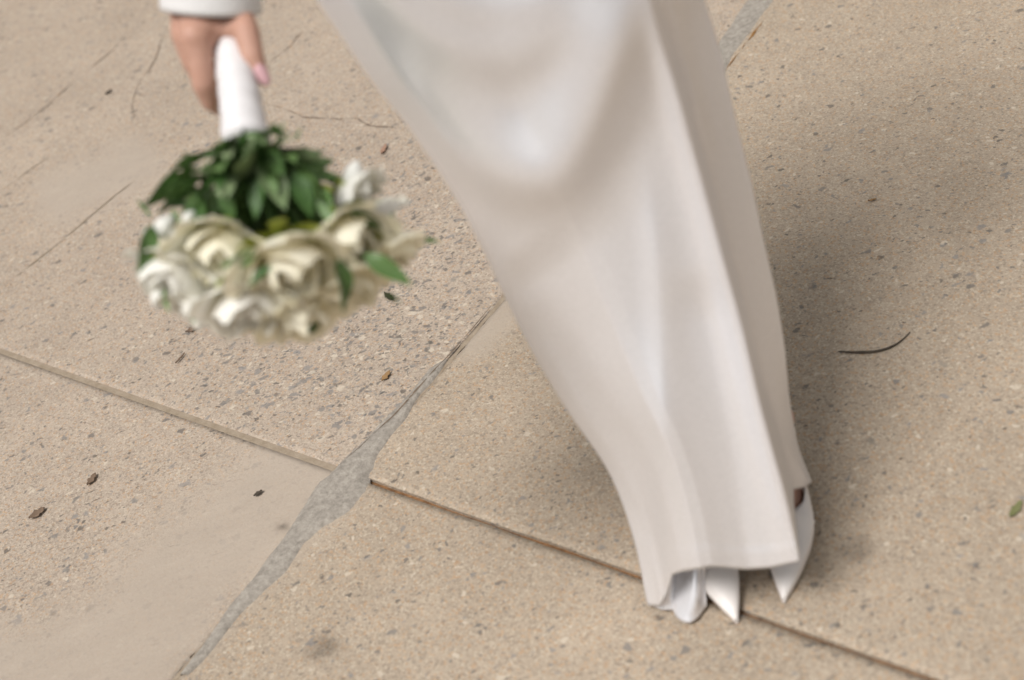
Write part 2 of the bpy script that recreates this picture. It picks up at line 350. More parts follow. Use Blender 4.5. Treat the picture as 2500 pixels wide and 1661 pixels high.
# hem outline below the front: low at the left, lifted over the toes
for u in ul:
    px = c0 * (1 - u) + ca * u
    lift = sstep(.13, .24, u)                 # the right part of the front hem is lifted
    hem = np.array([np.interp(u, [0, .06, .12, .19, .3, .5, .72, .86, 1], [1586, 1612, 1630, 1643, 1668, 1738, 1820, 1880, 1950]), np.interp(u, [0, .06, .12, .19, .3, .5, .72, .86, 1], [1478, 1478, 1446, 1402, 1394, 1382, 1389, 1385, 1370])])
    d = hem - px[-1]; px = px + d * (sstep(.55, 1, v) ** 1.5)[:, None]
    g_hi = math.sqrt(1 - (1 - u) ** 2) ** 1.0
    g_lo = np.interp(u, [0, .08, .25, .42, .5, 1], [0, .22, .58, .90, .94, 1.0])
    k = sstep(.35, .8, v); g = g_hi * (1 - k) + g_lo * k
    cols_px.append(px); cols_y.append(y0 + (yA - y0) * g)
for wv in np.linspace(0, 1, NRt + 1)[1:]:
    px = ca * (1 - wv) + cr * wv
    hem = np.array([np.interp(wv, [0, .10, .25, 1], [1950, 1934, 1934, 1979]), np.interp(wv, [0, .10, .25, .7, 1], [1370, 1228, 1196, 1190, 1178])])
    d = hem - px[-1]; px = px + d * (sstep(.6, 1, v) ** 1.5)[:, None]
    step = .62 * (1 - np.exp(-(wv / .09) ** 1.2)); sm = wv ** 1.3
    hh = step + (1 - .62) * sm; amp = sstep(.08, .4, v)
    cols_px.append(px); cols_y.append(yA + (yR - yA) * (hh * amp + wv ** 1.2 * (1 - amp)))
PX = np.stack(cols_px, 1); YY = np.stack(cols_y, 1)                 # rows x columns
NF = PX.shape[1]
# folds: ridges and hollows, as depth along the line of sight
def polyd(P, pl):
    pl = resample(gsm(resample(pl, 60), 3), 60); best = np.full(P.shape[:-1], 1e9); sgn = np.zeros(P.shape[:-1]); tt = np.zeros(P.shape[:-1])
    for i in range(len(pl) - 1):
        a, b = pl[i], pl[i + 1]; ab = b - a; t = np.clip(((P - a) @ ab) / (ab @ ab), 0, 1); q = P - a - t[..., None] * ab; dd = np.linalg.norm(q, axis=-1)
        s = np.sign(ab[0] * q[..., 1] - ab[1] * q[..., 0]); m = dd < best
        best = np.where(m, dd, best); sgn = np.where(m, s, sgn); tt = np.where(m, (i + t) / (len(pl) - 1), tt)
    return best * sgn, tt
def ridge(pl, amp, w_pos, w_neg, fade=(.12, .12)):
    d, t = polyd(PX, pl); wd = np.where(d > 0, w_pos, w_neg)
    f = np.ones_like(t)
    if fade[0]: f = f * sstep(0, fade[0], t)
    if fade[1]: f = f * (1 - sstep(1 - fade[1], 1, t))
    return amp * f * np.exp(-np.abs(d / wd) ** 1.7)
off = np.zeros_like(YY)
# running left-to-right, positive side = below the line in the picture
U1 = [(900, 130), (1010, 285), (1130, 385), (1240, 440), (1325, 472), (1372, 445), (1418, 360), (1480, 220), (1530, 60), (1552, -100), (1565, -220)]
off += ridge(U1, .038, 66, 160, (.42, .30))
off += ridge([(700, -200), (790, 0), (920, 170), (1040, 290), (1150, 370), (1250, 400)], .020, 95, 150, (.05, .5))
off += ridge([(1445, -90), (1395, 50), (1345, 160), (1275, 245), (1190, 260)], -.008, 60, 50, (.1, .5))
U2 = [(860, -130), (960, 20), (1090, 110), (1220, 145), (1310, 130), (1385, 60), (1430, -30), (1460, -160)]
off += ridge(U2, .013, 60, 120, (.1, .1))
off += ridge([(1000, -60), (1120, 20), (1230, 30), (1330, 5), (1380, -60)], .005, 25, 50, (.2, .2))
off = gsm(gsm(off, 3.5, 0), 3, 1)
off += ridge([(1620, -200), (1637, 0), (1662, 110), (1692, 230), (1722, 340), (1750, 440)], .013, 17, 17, (.1, .35))
off += ridge([(1575, 300), (1592, 500), (1612, 700), (1622, 1000), (1632, 1400)], .010, 32, 60, (.35, 0))
off += ridge([(1560, -120), (1585, 0), (1600, 64), (1653, 233), (1706, 424), (1758, 614), (1811, 805), (1849, 975), (1886, 1112), (1917, 1218), (1950, 1370)], .026, 34, 10, (.3, 0))
off += ridge([(1690, 640), (1745, 900), (1790, 1120), (1830, 1390)], -.012, 60, 60, (.2, 0))
off += ridge([(1240, 690), (1330, 765), (1400, 880), (1490, 1000)], .005, 80, 70, (.2, .3))
off += ridge([(1290, 840), (1390, 960), (1470, 1080)], .004, 40, 50, (.2, .3))
off += ridge([(1190, 640), (1300, 800), (1420, 1000), (1500, 1150)], -.020, 210, 230, (.2, .55))
off += ridge([(1570, 1300), (1595, 1400), (1620, 1490)], .008, 14, 16, (.2, 0))
off += ridge([(1540, 1200), (1600, 1350), (1640, 1480)], -.006, 22, 22, (.2, 0))
off += ridge([(1905, 1060), (1935, 1120), (1960, 1165)], .008, 16, 16, (.3, 0))
ld, _ = polyd(PX, C0); off *= sstep(0, 70, np.abs(ld))              # leave the outline alone
n2 = gsm(gsm(rng.normal(0, 1, off.shape), 16, 0), 6, 1); off += n2 / n2.std() * .0009
off += .0016 * sstep(.972, .978, v)[:, None]                          # turned hem
P3 = np.zeros((NR, NF, 3))
for r in range(NR):
    D = Fv + (PX[r, :, :1] - 1250) / FPX * Xv + (830.5 - PX[r, :, 1:]) / FPX * Vv
    tt = YY[r] / D[:, 1]; P3[r] = CAM + D * (tt * (1 - off[r] / (tt * np.linalg.norm(D, axis=1))))[:, None]
P3[:, :, 2] = np.maximum(P3[:, :, 2], .006)
back = np.zeros((NR, NB, 3)); bb = np.interp(v, [0, .2, .5, 1], [.10, .15, .15, .10])
phi = np.linspace(0, math.pi, NB + 2)[1:-1]
for r in range(NR):
    PR, PL = P3[r, -1], P3[r, 0]; mid = (PR + PL) / 2; hv = (PR - PL) / 2
    wav = 1 + .10 * v[r] * np.sin(phi * 7)
    back[r] = mid + np.cos(phi)[:, None] * hv + (np.sin(phi) * bb[r] * wav)[:, None] * np.array([0, 1, 0])
    back[r, :, 2] = np.maximum(back[r, :, 2], .008)
SK = np.concatenate([P3, back], 1); NC = NF + NB
me = mesh('skirt', SK.reshape(-1, 3), grid_faces(NR, NC, True), M_satin)
skirt = child('skirt', me); sm = skirt.modifiers.new('thickness', 'SOLIDIFY'); sm.thickness = .0022; sm.offset = -1 ; sm.use_rim = True
# the lobe of the inner hem that touches the ground under the lifted front
LB = [(1592, 1478), (1612, 1485), (1644, 1486), (1654, 1512), (1676, 1521), (1706, 1504), (1725, 1483)]
LBx = gsm(resample(LB, 64), 3.0); TX = np.linspace(1612, 1730, 64)
lob = np.zeros((26, 64, 3)); uu = np.linspace(0, 1, 64)
wave = .008 * np.sin(uu * 2 * math.pi * 1.9 + 2.6)
for k in range(64):
    T = aty(TX[k], 1345, 1.212 + .03 * (1 - uu[k])); B = gnd(LBx[k, 0], LBx[k, 1], .007)
    for r in range(26):
        t = r / 25; lob[r, k] = T * (1 - t) + B * t + np.array([0, wave[k] * math.sin(math.pi * min(t, .92)) * 1.3, 0])
lob = gsm(lob, 1.0, 0)
hf = obj('hem_fold', mesh('hem_fold', lob.reshape(-1, 3), grid_faces(26, 64), M_satin), skirt)
sm = hf.modifiers.new('thickness', 'SOLIDIFY'); sm.thickness = .0018

# ------------------------------------------------------------------ body: one continuous skin
def ball(bm, c, r, seg=16): bmesh.ops.create_uvsphere(bm, u_segments=seg, v_segments=max(8, seg // 2), radius=r, matrix=Matrix.Translation(Vector(c)))
def limb(bm, pts, rs, seg=16):
    for i in range(len(pts) - 1):
        a, b = Vector(pts[i]), Vector(pts[i + 1]); d = b - a; L = d.length
        ball(bm, a, rs[i], seg)
        q = d.to_track_quat('Z', 'Y').to_matrix().to_4x4()
        bmesh.ops.create_cone(bm, cap_ends=True, segments=seg, radius1=rs[i], radius2=rs[i + 1], depth=L, matrix=Matrix.Translation((a + b) / 2) @ q)
    ball(bm, pts[-1], rs[-1], seg)
def ell(bm, c, s, rot=None):
    m = Matrix.Translation(Vector(c)) @ (rot or Matrix.Identity(4)) @ Matrix.Diagonal((*s, 1)); bmesh.ops.create_uvsphere(bm, u_segments=24, v_segments=16, radius=1, matrix=m)
def remeshed(bm, name, mat, vox, smooth):
    me = bpy.data.meshes.new(name + '_cage'); bm.to_mesh(me); bm.free()
    o = link(bpy.data.objects.new(name + '_cage', me))
    m = o.modifiers.new('r', 'REMESH'); m.mode = 'VOXEL'; m.voxel_size = vox
    s = o.modifiers.new('s', 'SMOOTH'); s.iterations = smooth; s.factor = .5
    dg = bpy.context.evaluated_depsgraph_get(); out = bpy.data.meshes.new_from_object(o.evaluated_get(dg)); out.name = name
    bpy.data.objects.remove(o); bpy.data.meshes.remove(me)
    out.materials.clear(); out.materials.append(mat); out.polygons.foreach_set('use_smooth', [True] * len(out.polygons)); return out
HD = 1.50
wrist = atd(520, -35, HD + .030); elbow = np.array([-.165, 1.53, 1.10]); shoulder = np.array([-.06, 1.46, 1.40])
sL = np.array([.30, 1.46, 1.40]); eL = np.array([.50, 1.50, 1.18]); wL = np.array([.46, 1.28, 1.20])
bm = bmesh.new()
ell(bm, (.13, 1.44, .98), (.145, .095, .13)); ell(bm, (.125, 1.45, 1.13), (.115, .08, .12)); ell(bm, (.12, 1.45, 1.30), (.145, .095, .15)); ell(bm, (.12, 1.455, 1.40), (.16, .07, .06))
limb(bm, [(.12, 1.45, 1.42), (.12, 1.435, 1.52)], [.052, .048])
ell(bm, (.12, 1.42, 1.63), (.072, .09, .112)); ell(bm, (.12, 1.385, 1.575), (.05, .055, .05)); limb(bm, [(.12, 1.33, 1.645), (.12, 1.315, 1.61)], [.010, .015])
for sx in (-1, 1):
    ell(bm, (.12 + sx * .074, 1.43, 1.625), (.012, .022, .032)); ell(bm, (.12 + sx * .03, 1.338, 1.645), (.013, .008, .009))
ell(bm, (.12, 1.333, 1.575), (.024, .01, .009))
limb(bm, [shoulder, elbow, wrist], [.050, .040, .027]); limb(bm, [sL, eL, wL], [.050, .040, .026])
limb(bm, [wL, wL + np.array([0, -.03, -.08])], [.026, .03])
for k in range(4):
    b0 = wL + np.array([-.005, -.055 + .02 * k, -.085]); limb(bm, [b0, b0 + np.array([-.01, -.01, -.035]), b0 + np.array([-.025, -.01, -.062]), b0 + np.array([-.035, -.005, -.08])], [.0105, .0095, .0085, .007], 10)
limb(bm, [wL + np.array([-.005, -.03, -.02]), wL + np.array([-.02, -.06, -.05]), wL + np.array([-.025, -.07, -.085])], [.013, .011, .008], 10)
toeL, toeR = gnd(1915, 1475), gnd(1801, 1525)
def foot_dir(px_toe, px_back): d = gnd(*px_back) - gnd(*px_toe); d[2] = 0; return d / np.linalg.norm(d)
dL = foot_dir((1915, 1475), (1922, 1230)); dR = foot_dir((1801, 1525), (1735, 1395))
for toe, d, hip, kn in ((toeL, dL, (.20, 1.44, .92), (.20, 1.38, .50)), (toeR, dR, (.05, 1.44, .92), (.10, 1.37, .50))):
    ank = toe + d * .195 + np.array([-.03 * (toe[0] > .2), 0, .125])
    limb(bm, [hip, kn, tuple(ank + np.array([-.03 * (toe[0] > .2), .005, .16])), tuple(ank)], [.085, .05, .044, .029])
    sh = np.array([.006 * (toe[0] > .2), 0, 0])
    limb(bm, [tuple(ank), tuple(toe + sh + d * .135 + np.array([0, 0, .055])), tuple(toe + sh + d * .105 + np.array([0, 0, .036])), tuple(toe + d * .075 + np.array([0, 0, .022]))], [.029, .0245, .021, .014])
    limb(bm, [tuple(ank), tuple(toe + d * .232 + np.array([0, 0, .105]))], [.027, .024])
# right hand, closed round the bouquet handle; joints given by where they are seen and their depth
def J(x, y, dd): return atd(x, y, HD + dd)
palm = [J(520, -35, .03), J(500, 20, .012), J(492, 70, -.002)]
limb(bm, palm, [.027, .029, .025])
limb(bm, [J(540, 0, .02), J(520, 60, .02)], [.028, .022])
limb(bm, [J(500, 10, .01), J(478, 92, -.012)], [.024, .0185])
limb(bm, [J(478, 92, -.012), J(489, 150, -.010), J(496, 205, -.004), J(512, 248, .010), J(545, 270, .032)], [.0200, .0132, .0124, .0096, .0080], 14)   # index finger
limb(bm, [J(456, 62, .010), J(455, 85, .008), J(470, 150, .016), J(500, 205, .034), J(548, 228, .052)], [.0175, .0165, .0118, .0100, .0085], 14)                # middle finger
limb(bm, [J(450, 32, .030), J(452, 92, .034), J(490, 160, .052), J(545, 175, .066)], [.016, .0115, .0100, .0085], 14)
limb(bm, [J(452, 8, .050), J(458, 70, .056), J(495, 120, .066), J(540, 130, .074)], [.014, .0100, .0085, .0070], 14)
limb(bm, [J(555, -20, .016), J(578, 28, .002), J(602, 80, -.014), J(617, 135, -.016), J(636, 180, -.012), J(646, 196, -.010)], [.020, .0165, .0142, .0118, .0090, .0070], 14)   # thumb
limb(bm, [J(545, 25, .012), J(575, 50, .006)], [.020, .014]); limb(bm, [J(500, 62, -.008), J(555, 66, -.004), J(598, 68, -.012)], [.015, .0125, .013], 14)
body = child('body', remeshed(bm, 'body', M_skin, .0023, 2))
# thumb nail
nv = []
ct = J(641, 183, -.0205); ax = J(655, 208, -.0165) - J(627, 155, -.0225); L = np.linalg.norm(ax); ax /= L
vw = -ray(640, 180); vw /= np.linalg.norm(vw); sdv = np.cross(ax, vw); sdv /= np.linalg.norm(sdv); nup = np.cross(sdv, ax)
for i in range(9):
    t = i / 8 - .5
    wv = .0066 * math.sqrt(max(0.02, 1 - abs(t * 2) ** 3.2)) * (1.0 - .18 * t)
    for j in range(7):
        s = j / 6 * 2 - 1; nv.append(ct + ax * t * .0245 + sdv * s * wv + nup * (.0028 * (1 - s * s) - .003 * t * t))
nl = obj('fingernail', mesh('fingernail', nv, grid_faces(9, 7), M_nail), body); sm = nl.modifiers.new('t', 'SOLIDIFY'); sm.thickness = .0012
# hair
bm = bmesh.new(); ell(bm, (.12, 1.435, 1.655), (.082, .092, .108)); ell(bm, (.12, 1.53, 1.60), (.05, .045, .05)); ell(bm, (.12, 1.47, 1.60), (.08, .07, .09))
hair = child('hair', remeshed(bm, 'hair', M_hair, .006, 3))
# jacket: fitted body and long sleeves
bm = bmesh.new()
ell(bm, (.13, 1.44, .99), (.165, .115, .10)); ell(bm, (.125, 1.45, 1.13), (.135, .10, .13)); ell(bm, (.12, 1.45, 1.30), (.163, .113, .155)); ell(bm, (.12, 1.455, 1.40), (.175, .085, .062))
limb(bm, [shoulder, elbow], [.062, .053]); limb(bm, [sL, eL, wL + np.array([0, 0, .01])], [.062, .052, .045])
jacket = child('jacket', remeshed(bm, 'jacket', M_crepe, .006, 4))
# right sleeve, a tube that widens to the cuff
cuffc = atd(514, 26, HD + .012); TC = -Vv * math.cos(rad(20)) + Fv * math.sin(rad(20)) - .06 * Xv; TC /= np.linalg.norm(TC)
axs = [elbow + (shoulder - elbow) * .25, elbow, elbow * .5 + cuffc * .5 + np.array([0, .012, 0]), cuffc - TC * .07, cuffc - TC * .03, cuffc + TC * .02]
axs = gsm(resample(axs, 40), 2); axs = axs + (cuffc - axs[-1]) * (np.arange(40)[:, None] / 39) ** 6; rs = np.interp(np.linspace(0, 1, 40), [0, .3, .7, .95, 1], [.056, .054, .051, .0525, .0530])
tn = np.gradient(axs, axis=0); tn /= np.linalg.norm(tn, axis=1)[:, None]
wb = sstep(26, 36, np.arange(40))[:, None]; tn = tn * (1 - wb) + TC * wb; tn /= np.linalg.norm(tn, axis=1)[:, None]
sv = []; NS = 48
for i in range(40):
    a = np.cross(tn[i], Fv); a /= np.linalg.norm(a); b = np.cross(tn[i], a)
    for j in range(NS):
        th = 2 * math.pi * j / NS; wob = 1 + .025 * math.sin(th * 3 + i * .35) * (1 - i / 39) + .012 * math.sin(i * .7 + th)
        sv.append(axs[i] + rs[i] * wob * (a * math.cos(th) * 1.02 + b * math.sin(th) * .92))
slv = obj('sleeve', mesh('sleeve', sv, grid_faces(40, NS, True), M_crepe), jacket); sm = slv.modifiers.new('t', 'SOLIDIFY'); sm.thickness = .004; sm.offset = -1

# ------------------------------------------------------------------ pumps
def pump(toe, d, side):
    """pointed court shoe; s runs from the toe tip (0) to the heel (1); side = +1 mirrors"""
    up = np.array([0, 0, 1.]); lat = np.cross(up, d); LEN = .235
    def sole_z(s): return .003 + .078 * sstep(.30, .98, s)
    S_ = np.linspace(0, 1, 60); A_ = np.linspace(-1, 1, 33); V = []
    for s in S_:
        hw = np.interp(s, [0, .03, .08, .18, .30, .42, .55, .72, .86, .95, 1], [.0022, .0055, .0115, .0212, .0308, .0372, .0330, .0275, .0265, .021, .007])
        hw_b = hw * np.interp(s, [0, .4, .6, 1], [.98, .95, .7, .75])
        top = np.interp(s, [0, .05, .15, .3, .42, .55, .7, .85, 1], [.008, .017, .028, .043, .054, .050, .048, .054, .062])
        edge = np.interp(s, [0, .40, .41, .50, .60, .75, .88, 1], [1, 1, .965, .74, .63, .60, .68, .9])   # how far up the wall the upper reaches (1 = closed over the instep)
        bend = side * math.sin(min(1, s / .82) * math.pi)
        for a in A_:
            k = abs(a) * edge if False else a * 1.0
            ang = a * edge * math.pi
            # ang 0 = bottom centre, +-pi = top centre
            cx = math.sin(ang); cz = -math.cos(ang)
            wv = (hw if cz > -.5 else hw_b)
            x = math.copysign(abs(cx) ** .8, cx) * (hw * (cz + 1) / 2 + hw_b * (1 - cz) / 2)
            if cz > 0: x = math.copysign(abs(cx) ** (1.0), cx) * hw
            z = (cz + 1) / 2
            z = np.interp(z, [0, .12, .5, 1], [0, .0, .60, 1]) * top
            V.append(toe + d * s * LEN + lat * (x + bend) + up * (sole_z(s) + z))
    me = mesh('shoe_upper', V, grid_faces(60, 33), M_shoe)
    b_ = bmesh.new(); b_.from_mesh(me); bmesh.ops.remove_doubles(b_, verts=b_.verts, dist=.0004); b_.to_mesh(me); b_.free()
    root = link(bpy.data.objects.new('shoe', me)); root.parent = person; root.matrix_parent_inverse = Matrix.Translation((-.17, -1.29, 0))
    m = root.modifiers.new('t', 'SOLIDIFY'); m.thickness = .0016; m.offset = -1
    # slim heel
    hv = []
    for i in range(12):
        t = i / 11; r = np.interp(t, [0, .15, .5, 1], [.0185, .013, .007, .005]); c = toe + d * (LEN * .955 - .006 * math.sin(t * 2.2)); z = .080 * (1 - t) + .004
        for j in range(16):
            th = 2 * math.pi * j / 16; hv.append(c + d * math.cos(th) * r + lat * math.sin(th) * r + up * (z - .003))
    f = grid_faces(12, 16, True) + [tuple(range(176, 192))]
    obj('heel', mesh('heel', hv, f, M_shoe), root)
    return root
pump(toeL, dL, -.007); pump(toeR, dR, -.004)

# ------------------------------------------------------------------ bouquet
H0, H1 = atd(553, 20, HD + .036), atd(600, 335, HD - .050)
AX = (H1 - H0) / np.linalg.norm(H1 - H0)
bq = empty('bouquet', H1)
tag(bq, 'bouquet of cream roses and green leaves with white ribbon wrapped handle', 'bouquet')
BI = Matrix.Translation(Vector(-H1))
def bchild(name, me, parent=None):
    o = obj(name, me, parent or bq)
    if parent is None: o.matrix_parent_inverse = Matrix.Identity(4)
    return o
e_a = np.cross(AX, Vv); e_a /= np.linalg.norm(e_a); e_b = np.cross(AX, e_a)
hv = []; nH = 110
for i in range(nH):
    t = i / (nH - 1); c = (H0 - AX * .03) * (1 - t) + (H1 + AX * .006) * t
    r = np.interp(t, [0, .05, .5, .85, 1], [.012, .0185, .0200, .0225, .0250])
    for j in range(28):
        th = 2 * math.pi * j / 28; rr = r * (.97 + .075 * ((t * 8.5 + th / (2 * math.pi)) % 1.0) + .006 * math.sin(th * 5 + i * .4))
        hv.append(c + rr * (e_a * math.cos(th) + e_b * math.sin(th)) - H1)
hv.append(H0 - AX * .032 - H1); hv.append(H1 + AX * .008 - H1)
f = grid_faces(nH, 28, True) + [(k, (k + 1) % 28, nH * 28)[::-1] for k in range(28)] + [((nH - 1) * 28 + k, (nH - 1) * 28 + (k + 1) % 28, nH * 28 + 1) for k in range(28)]
bchild('wrapped_handle', mesh('wrapped_handle', hv, f, M_ribbon))

def petal_mesh(name, width, cup, curl, mat, seed, lean):
    r_ = np.random.default_rng(seed); V = []; nt_, ns = 9, 9
    for i in range(nt_):
        t = i / (nt_ - 1); wv = width * math.sin(math.pi * (.16 + t * .80)) ** .55
        R_ = np.interp(t, [0, .25, .55, .8, 1], cup) + curl * max(0, t - .7) ** 1.5 * 2.5
        for j in range(ns):
            s = j / (ns - 1) * 2 - 1; ang = s * wv; Rr = R_ + .05 * s * s * t
            V.append((Rr * math.cos(ang) + r_.normal(0, .006), Rr * math.sin(ang) + r_.normal(0, .006), t * (1 - .16 * s * s * t) - curl * .5 * max(0, t - .8) + .03 * math.sin(s * 4 + seed) * t))
    return mesh(name, V, grid_faces(nt_, ns), mat)
petals = {}
for mi, mat in enumerate((M_pet, M_pet2)):
    petals[mi] = [petal_mesh('petal', 1.25, [.12, .24, .30, .26, .16], .0, mat, 1 + mi * 10, 0), petal_mesh('petal', 1.15, [.16, .34, .45, .44, .34], .0, mat, 2 + mi * 10, 0),
                  petal_mesh('petal', 1.05, [.18, .42, .58, .60, .54], .05, mat, 3 + mi * 10, 0), petal_mesh('petal', 1.0, [.20, .48, .68, .74, .74], .35, mat, 4 + mi * 10, 0)]
def basis(dirv, roll=0):
    q = Vector(dirv).normalized().to_track_quat('Z', 'Y'); return q.to_matrix().to_4x4() @ Matrix.Rotation(roll, 4, 'Z')
def sepal_mesh():
    V = []
    for i in range(6):
        t = i / 5; wv = .16 * math.sin(math.pi * (.15 + .85 * t)) + .01
        for s in (-1, 0, 1): V.append((.22 + .36 * math.sin(t * 1.8) + .05 * abs(s) * 0, s * wv, t * .75 - .12))
    return mesh('sepal', V, grid_faces(6, 3), M_leafy)
SEP = sepal_mesh()
def calyx_mesh():
    V = []
    for i in range(6):
        r = [.02, .10, .17, .22, .28, .30][i]; z = [-.25, -.22, -.12, 0, .15, .3][i]
        for j in range(12): V.append((r * math.cos(j * math.pi / 6), r * math.sin(j * math.pi / 6), z))
    return mesh('calyx', V, grid_faces(6, 12, True), M_leafy)
CAL = calyx_mesh()
BIND = H1 + AX * .010
def rose(pos, size, kind, openness, roll):
    d = pos - BIND; d = d / np.linalg.norm(d) - .06 * Fv + .30 * AX; d = d / np.linalg.norm(d)
    me = bpy.data.meshes.new('rose_heart'); bm_ = bmesh.new(); bmesh.ops.create_uvsphere(bm_, u_segments=10, v_segments=8, radius=.20, matrix=Matrix.Translation((0, 0, .42)) @ Matrix.Diagonal((1, 1, 1.7, 1))); bm_.to_mesh(me); bm_.free()
    me.materials.append(M_pet if kind == 0 else M_pet2); me.polygons.foreach_set('use_smooth', [True] * len(me.polygons))
    o = obj('rose', me, bq); o.matrix_local = Matrix.Translation(Vector(pos - H1)) @ basis(d, roll) @ Matrix.Scale(size * 1.15, 4) @ Matrix.Translation((0, 0, -.45))
    rings = [(3, 0, .80, 0, 0, 1.0), (3, 1, .86, 0, 0, .98), (4, 1, 1.0, 0, 2, .97), (4, 2, 1.0, 0, 3 + 5 * openness, .96), (5, 3, 1.05, 0, 5 + 13 * openness, .93)]
    for ri, (n, kd, sc, _, tilt, zs) in enumerate(rings):
        for k in range(n):
            p = obj('petal', petals[kind][kd], o)
            a = 2 * math.pi * (k + .5 * (ri % 2)) / n + random.uniform(-.2, .2) + ri * .7
            ti = rad(tilt + random.uniform(-6, 7)); rs_ = sc * random.uniform(.92, 1.08)
            sx = {0: .9, 1: .9, 2: 1.0, 3: 1.0, 4: 1.0}[ri]
            p.matrix_local = Matrix.Rotation(a, 4, 'Z') @ Matrix.Rotation(ti, 4, 'Y') @ Matrix.Diagonal((rs_ * sx, rs_ * sx, rs_ * zs, 1))
    c = obj('calyx', CAL, o)
    for k in range(5):
        s = obj('sepal', SEP, o); s.matrix_local = Matrix.Rotation(2 * math.pi * k / 5 + roll, 4, 'Z') @ Matrix.Rotation(rad(random.uniform(5, 40)), 4, 'Y')
    # stem back to the binding point
    sd_ = pos - d * size * .6; pts = [H1 - AX * .01 - H1, (BIND * .5 + sd_ * .5) - H1 + rng.normal(0, .006, 3), sd_ - H1]
    pts = resample(pts, 6); V = []
    for p_ in pts:
        for j in range(6): V.append(p_ + .0028 * (e_a * math.cos(j * math.pi / 3) + e_b * math.sin(j * math.pi / 3)))
    obj('stem', mesh('stem', V, grid_faces(6, 6, True), M_stem), bq)
    return o
D0 = 1.42
ROSES = [(425, 668, .00, .042, 1, .7), (545, 612, -.030, .046, 0, .5), (705, 652, -.055, .050, 0, .75), (610, 742, -.020, .046, 1, .8), (845, 592, -.015, .044, 0, .8),
         (872, 482, .035, .036, 1, .9), (945, 628, .030, .040, 0, .8), (850, 700, -.005, .040, 0, .8), (742, 762, .000, .042, 0, .9), (495, 740, .03, .040, 1, .8),
         (470, 590, .06, .040, 1, .6), (640, 640, .02, .042, 0, .7), (560, 690, .08, .044, 0, .7), (700, 700, .10, .046, 1, .7), (820, 640, .10, .044, 0, .8), (900, 560, .11, .042, 1, .8), (640, 560, .12, .042, 0, .7), (770, 520, .12, .042, 1, .7), (660, 780, .055, .040, 0, .9)]
for (x, y, dd, sz, kd, op) in ROSES: rose(atd(x, y, D0 + dd), sz, kd, op, random.uniform(0, 6.28))

def leaf_mesh(name, wid, bend, fold, mat):
    V = []
    for i in range(9):
        t = i / 8; wv = wid * (math.sin(math.pi * t ** .8)) ** .9 + .004
        for s in (-1, -.5, 0, .5, 1):
            V.append((s * wv, t - .0, -bend * t * t + fold * abs(s) * wv * 1.0 + .03 * math.sin(9 * t + s * 2.5)))
    return mesh(name, V, grid_faces(9, 5), mat)
LEAVES = [leaf_mesh('leaf', .165, .15, .35, M_leaf), leaf_mesh('leaf', .20, .35, .25, M_leaf), leaf_mesh('leaf', .125, -.12, .4, M_leaf), leaf_mesh('leaf', .22, .22, .3, M_leaf)]
LPALE = leaf_mesh('leaf', .24, .15, .25, M_leafp); LSLIM = leaf_mesh('leaf', .10, .18, .35, M_leaf)
def leaf(base_p, tip_p, normal, me, sx=1.0):
    d = Vector(tip_p - base_p); L = d.length; yv = d.normalized(); n = Vector(normal); xv = yv.cross(n).normalized(); zv = xv.cross(yv)
    o = obj('leaf', me, bq)
    b = Vector(base_p - H1)
    o.matrix_local = Matrix(((xv.x, yv.x, zv.x, b.x), (xv.y, yv.y, zv.y, b.y), (xv.z, yv.z, zv.z, b.z), (0, 0, 0, 1))) @ Matrix.Diagonal((L * sx, L, L, 1))
    return o
view = -Fv
# leaves one can single out: tip and foot as seen, with depths
EXPL = [((625, 420), (478, 422), -.01, 0, 0, .9), ((620, 400), (505, 372), 0, 0, 2, 1), ((600, 395), (515, 418), -.025, -.02, 'p', 1.2), ((640, 400), (795, 372), .0, .01, 2, .9), ((680, 420), (842, 430), -.0, .02, 0, .8), ((700, 410), (818, 395), .02, .03, 3, .9),
        ((590, 350), (700, 380), -.03, -.02, 1, 1.1), ((575, 350), (655, 318), -.02, -.01, 0, 1.1), ((600, 330), (655, 355), -.035, -.03, 'p', .7), ((580, 345), (560, 400), -.035, -.045, 3, 1.), ((640, 400), (700, 500), -.045, -.06, 'p', 1.0), ((660, 395), (668, 470), -.05, -.06, 0, 1.1), ((720, 420), (760, 520), -.045, -.05, 1, 1.1), ((790, 460), (800, 545), -.04, -.05, 3, 1.0), ((640, 430), (610, 520), -.05, -.06, 1, 1.), ((560, 440), (500, 530), -.03, -.035, 1, 1.1), ((520, 460), (430, 520), -.01, .01, 0, .9), ((470, 490), (415, 505), .0, .02, 2, .9), ((480, 500), (450, 580), -.01, -.01, 3, 1.), ((545, 450), (560, 545), -.04, -.04, 1, 1.), ((420, 510), (445, 590), -.015, -.01, 0, .9),
        ((372, 548), (350, 672), -.03, -.03, 3, .85), ((372, 545), (420, 590), -.005, -.01, 2, 1), ((634, 612), (540, 660), -.10, -.095, 5, 1.7), ((665, 650), (596, 694), -.115, -.105, 5, 1.6), ((825, 630), (868, 745), -.085, -.085, 1, 1.1), ((885, 620), (1005, 692), -.05, -.05, 0, 1.0), ((855, 515), (940, 560), -.03, -.02, 1, .8), ((930, 545), (965, 520), .02, .03, 2, .9), ((985, 570), (1075, 588), .06, .08, 2, .8), ((780, 790), (735, 812), -.01, -.0, 3, 1.2), ((400, 700), (406, 765), .0, .0, 5, 1.2), ((935, 715), (980, 740), .05, .06, 2, 1.), ((720, 345), (735, 310), .0, .0, 5, 1.0), ((370, 530), (328, 480), .03, .05, 5, .6), ((480, 760), (470, 788), .0, .0, 3, 1.)]
for (b, t, db, dt, kd, sx) in EXPL:
    me = LPALE if kd == 'p' else LSLIM if kd == 5 else LEAVES[kd]
    leaf(atd(*b, D0 + db + .005), atd(*t, D0 + dt), view + rng.normal(0, .30, 3), me, sx)
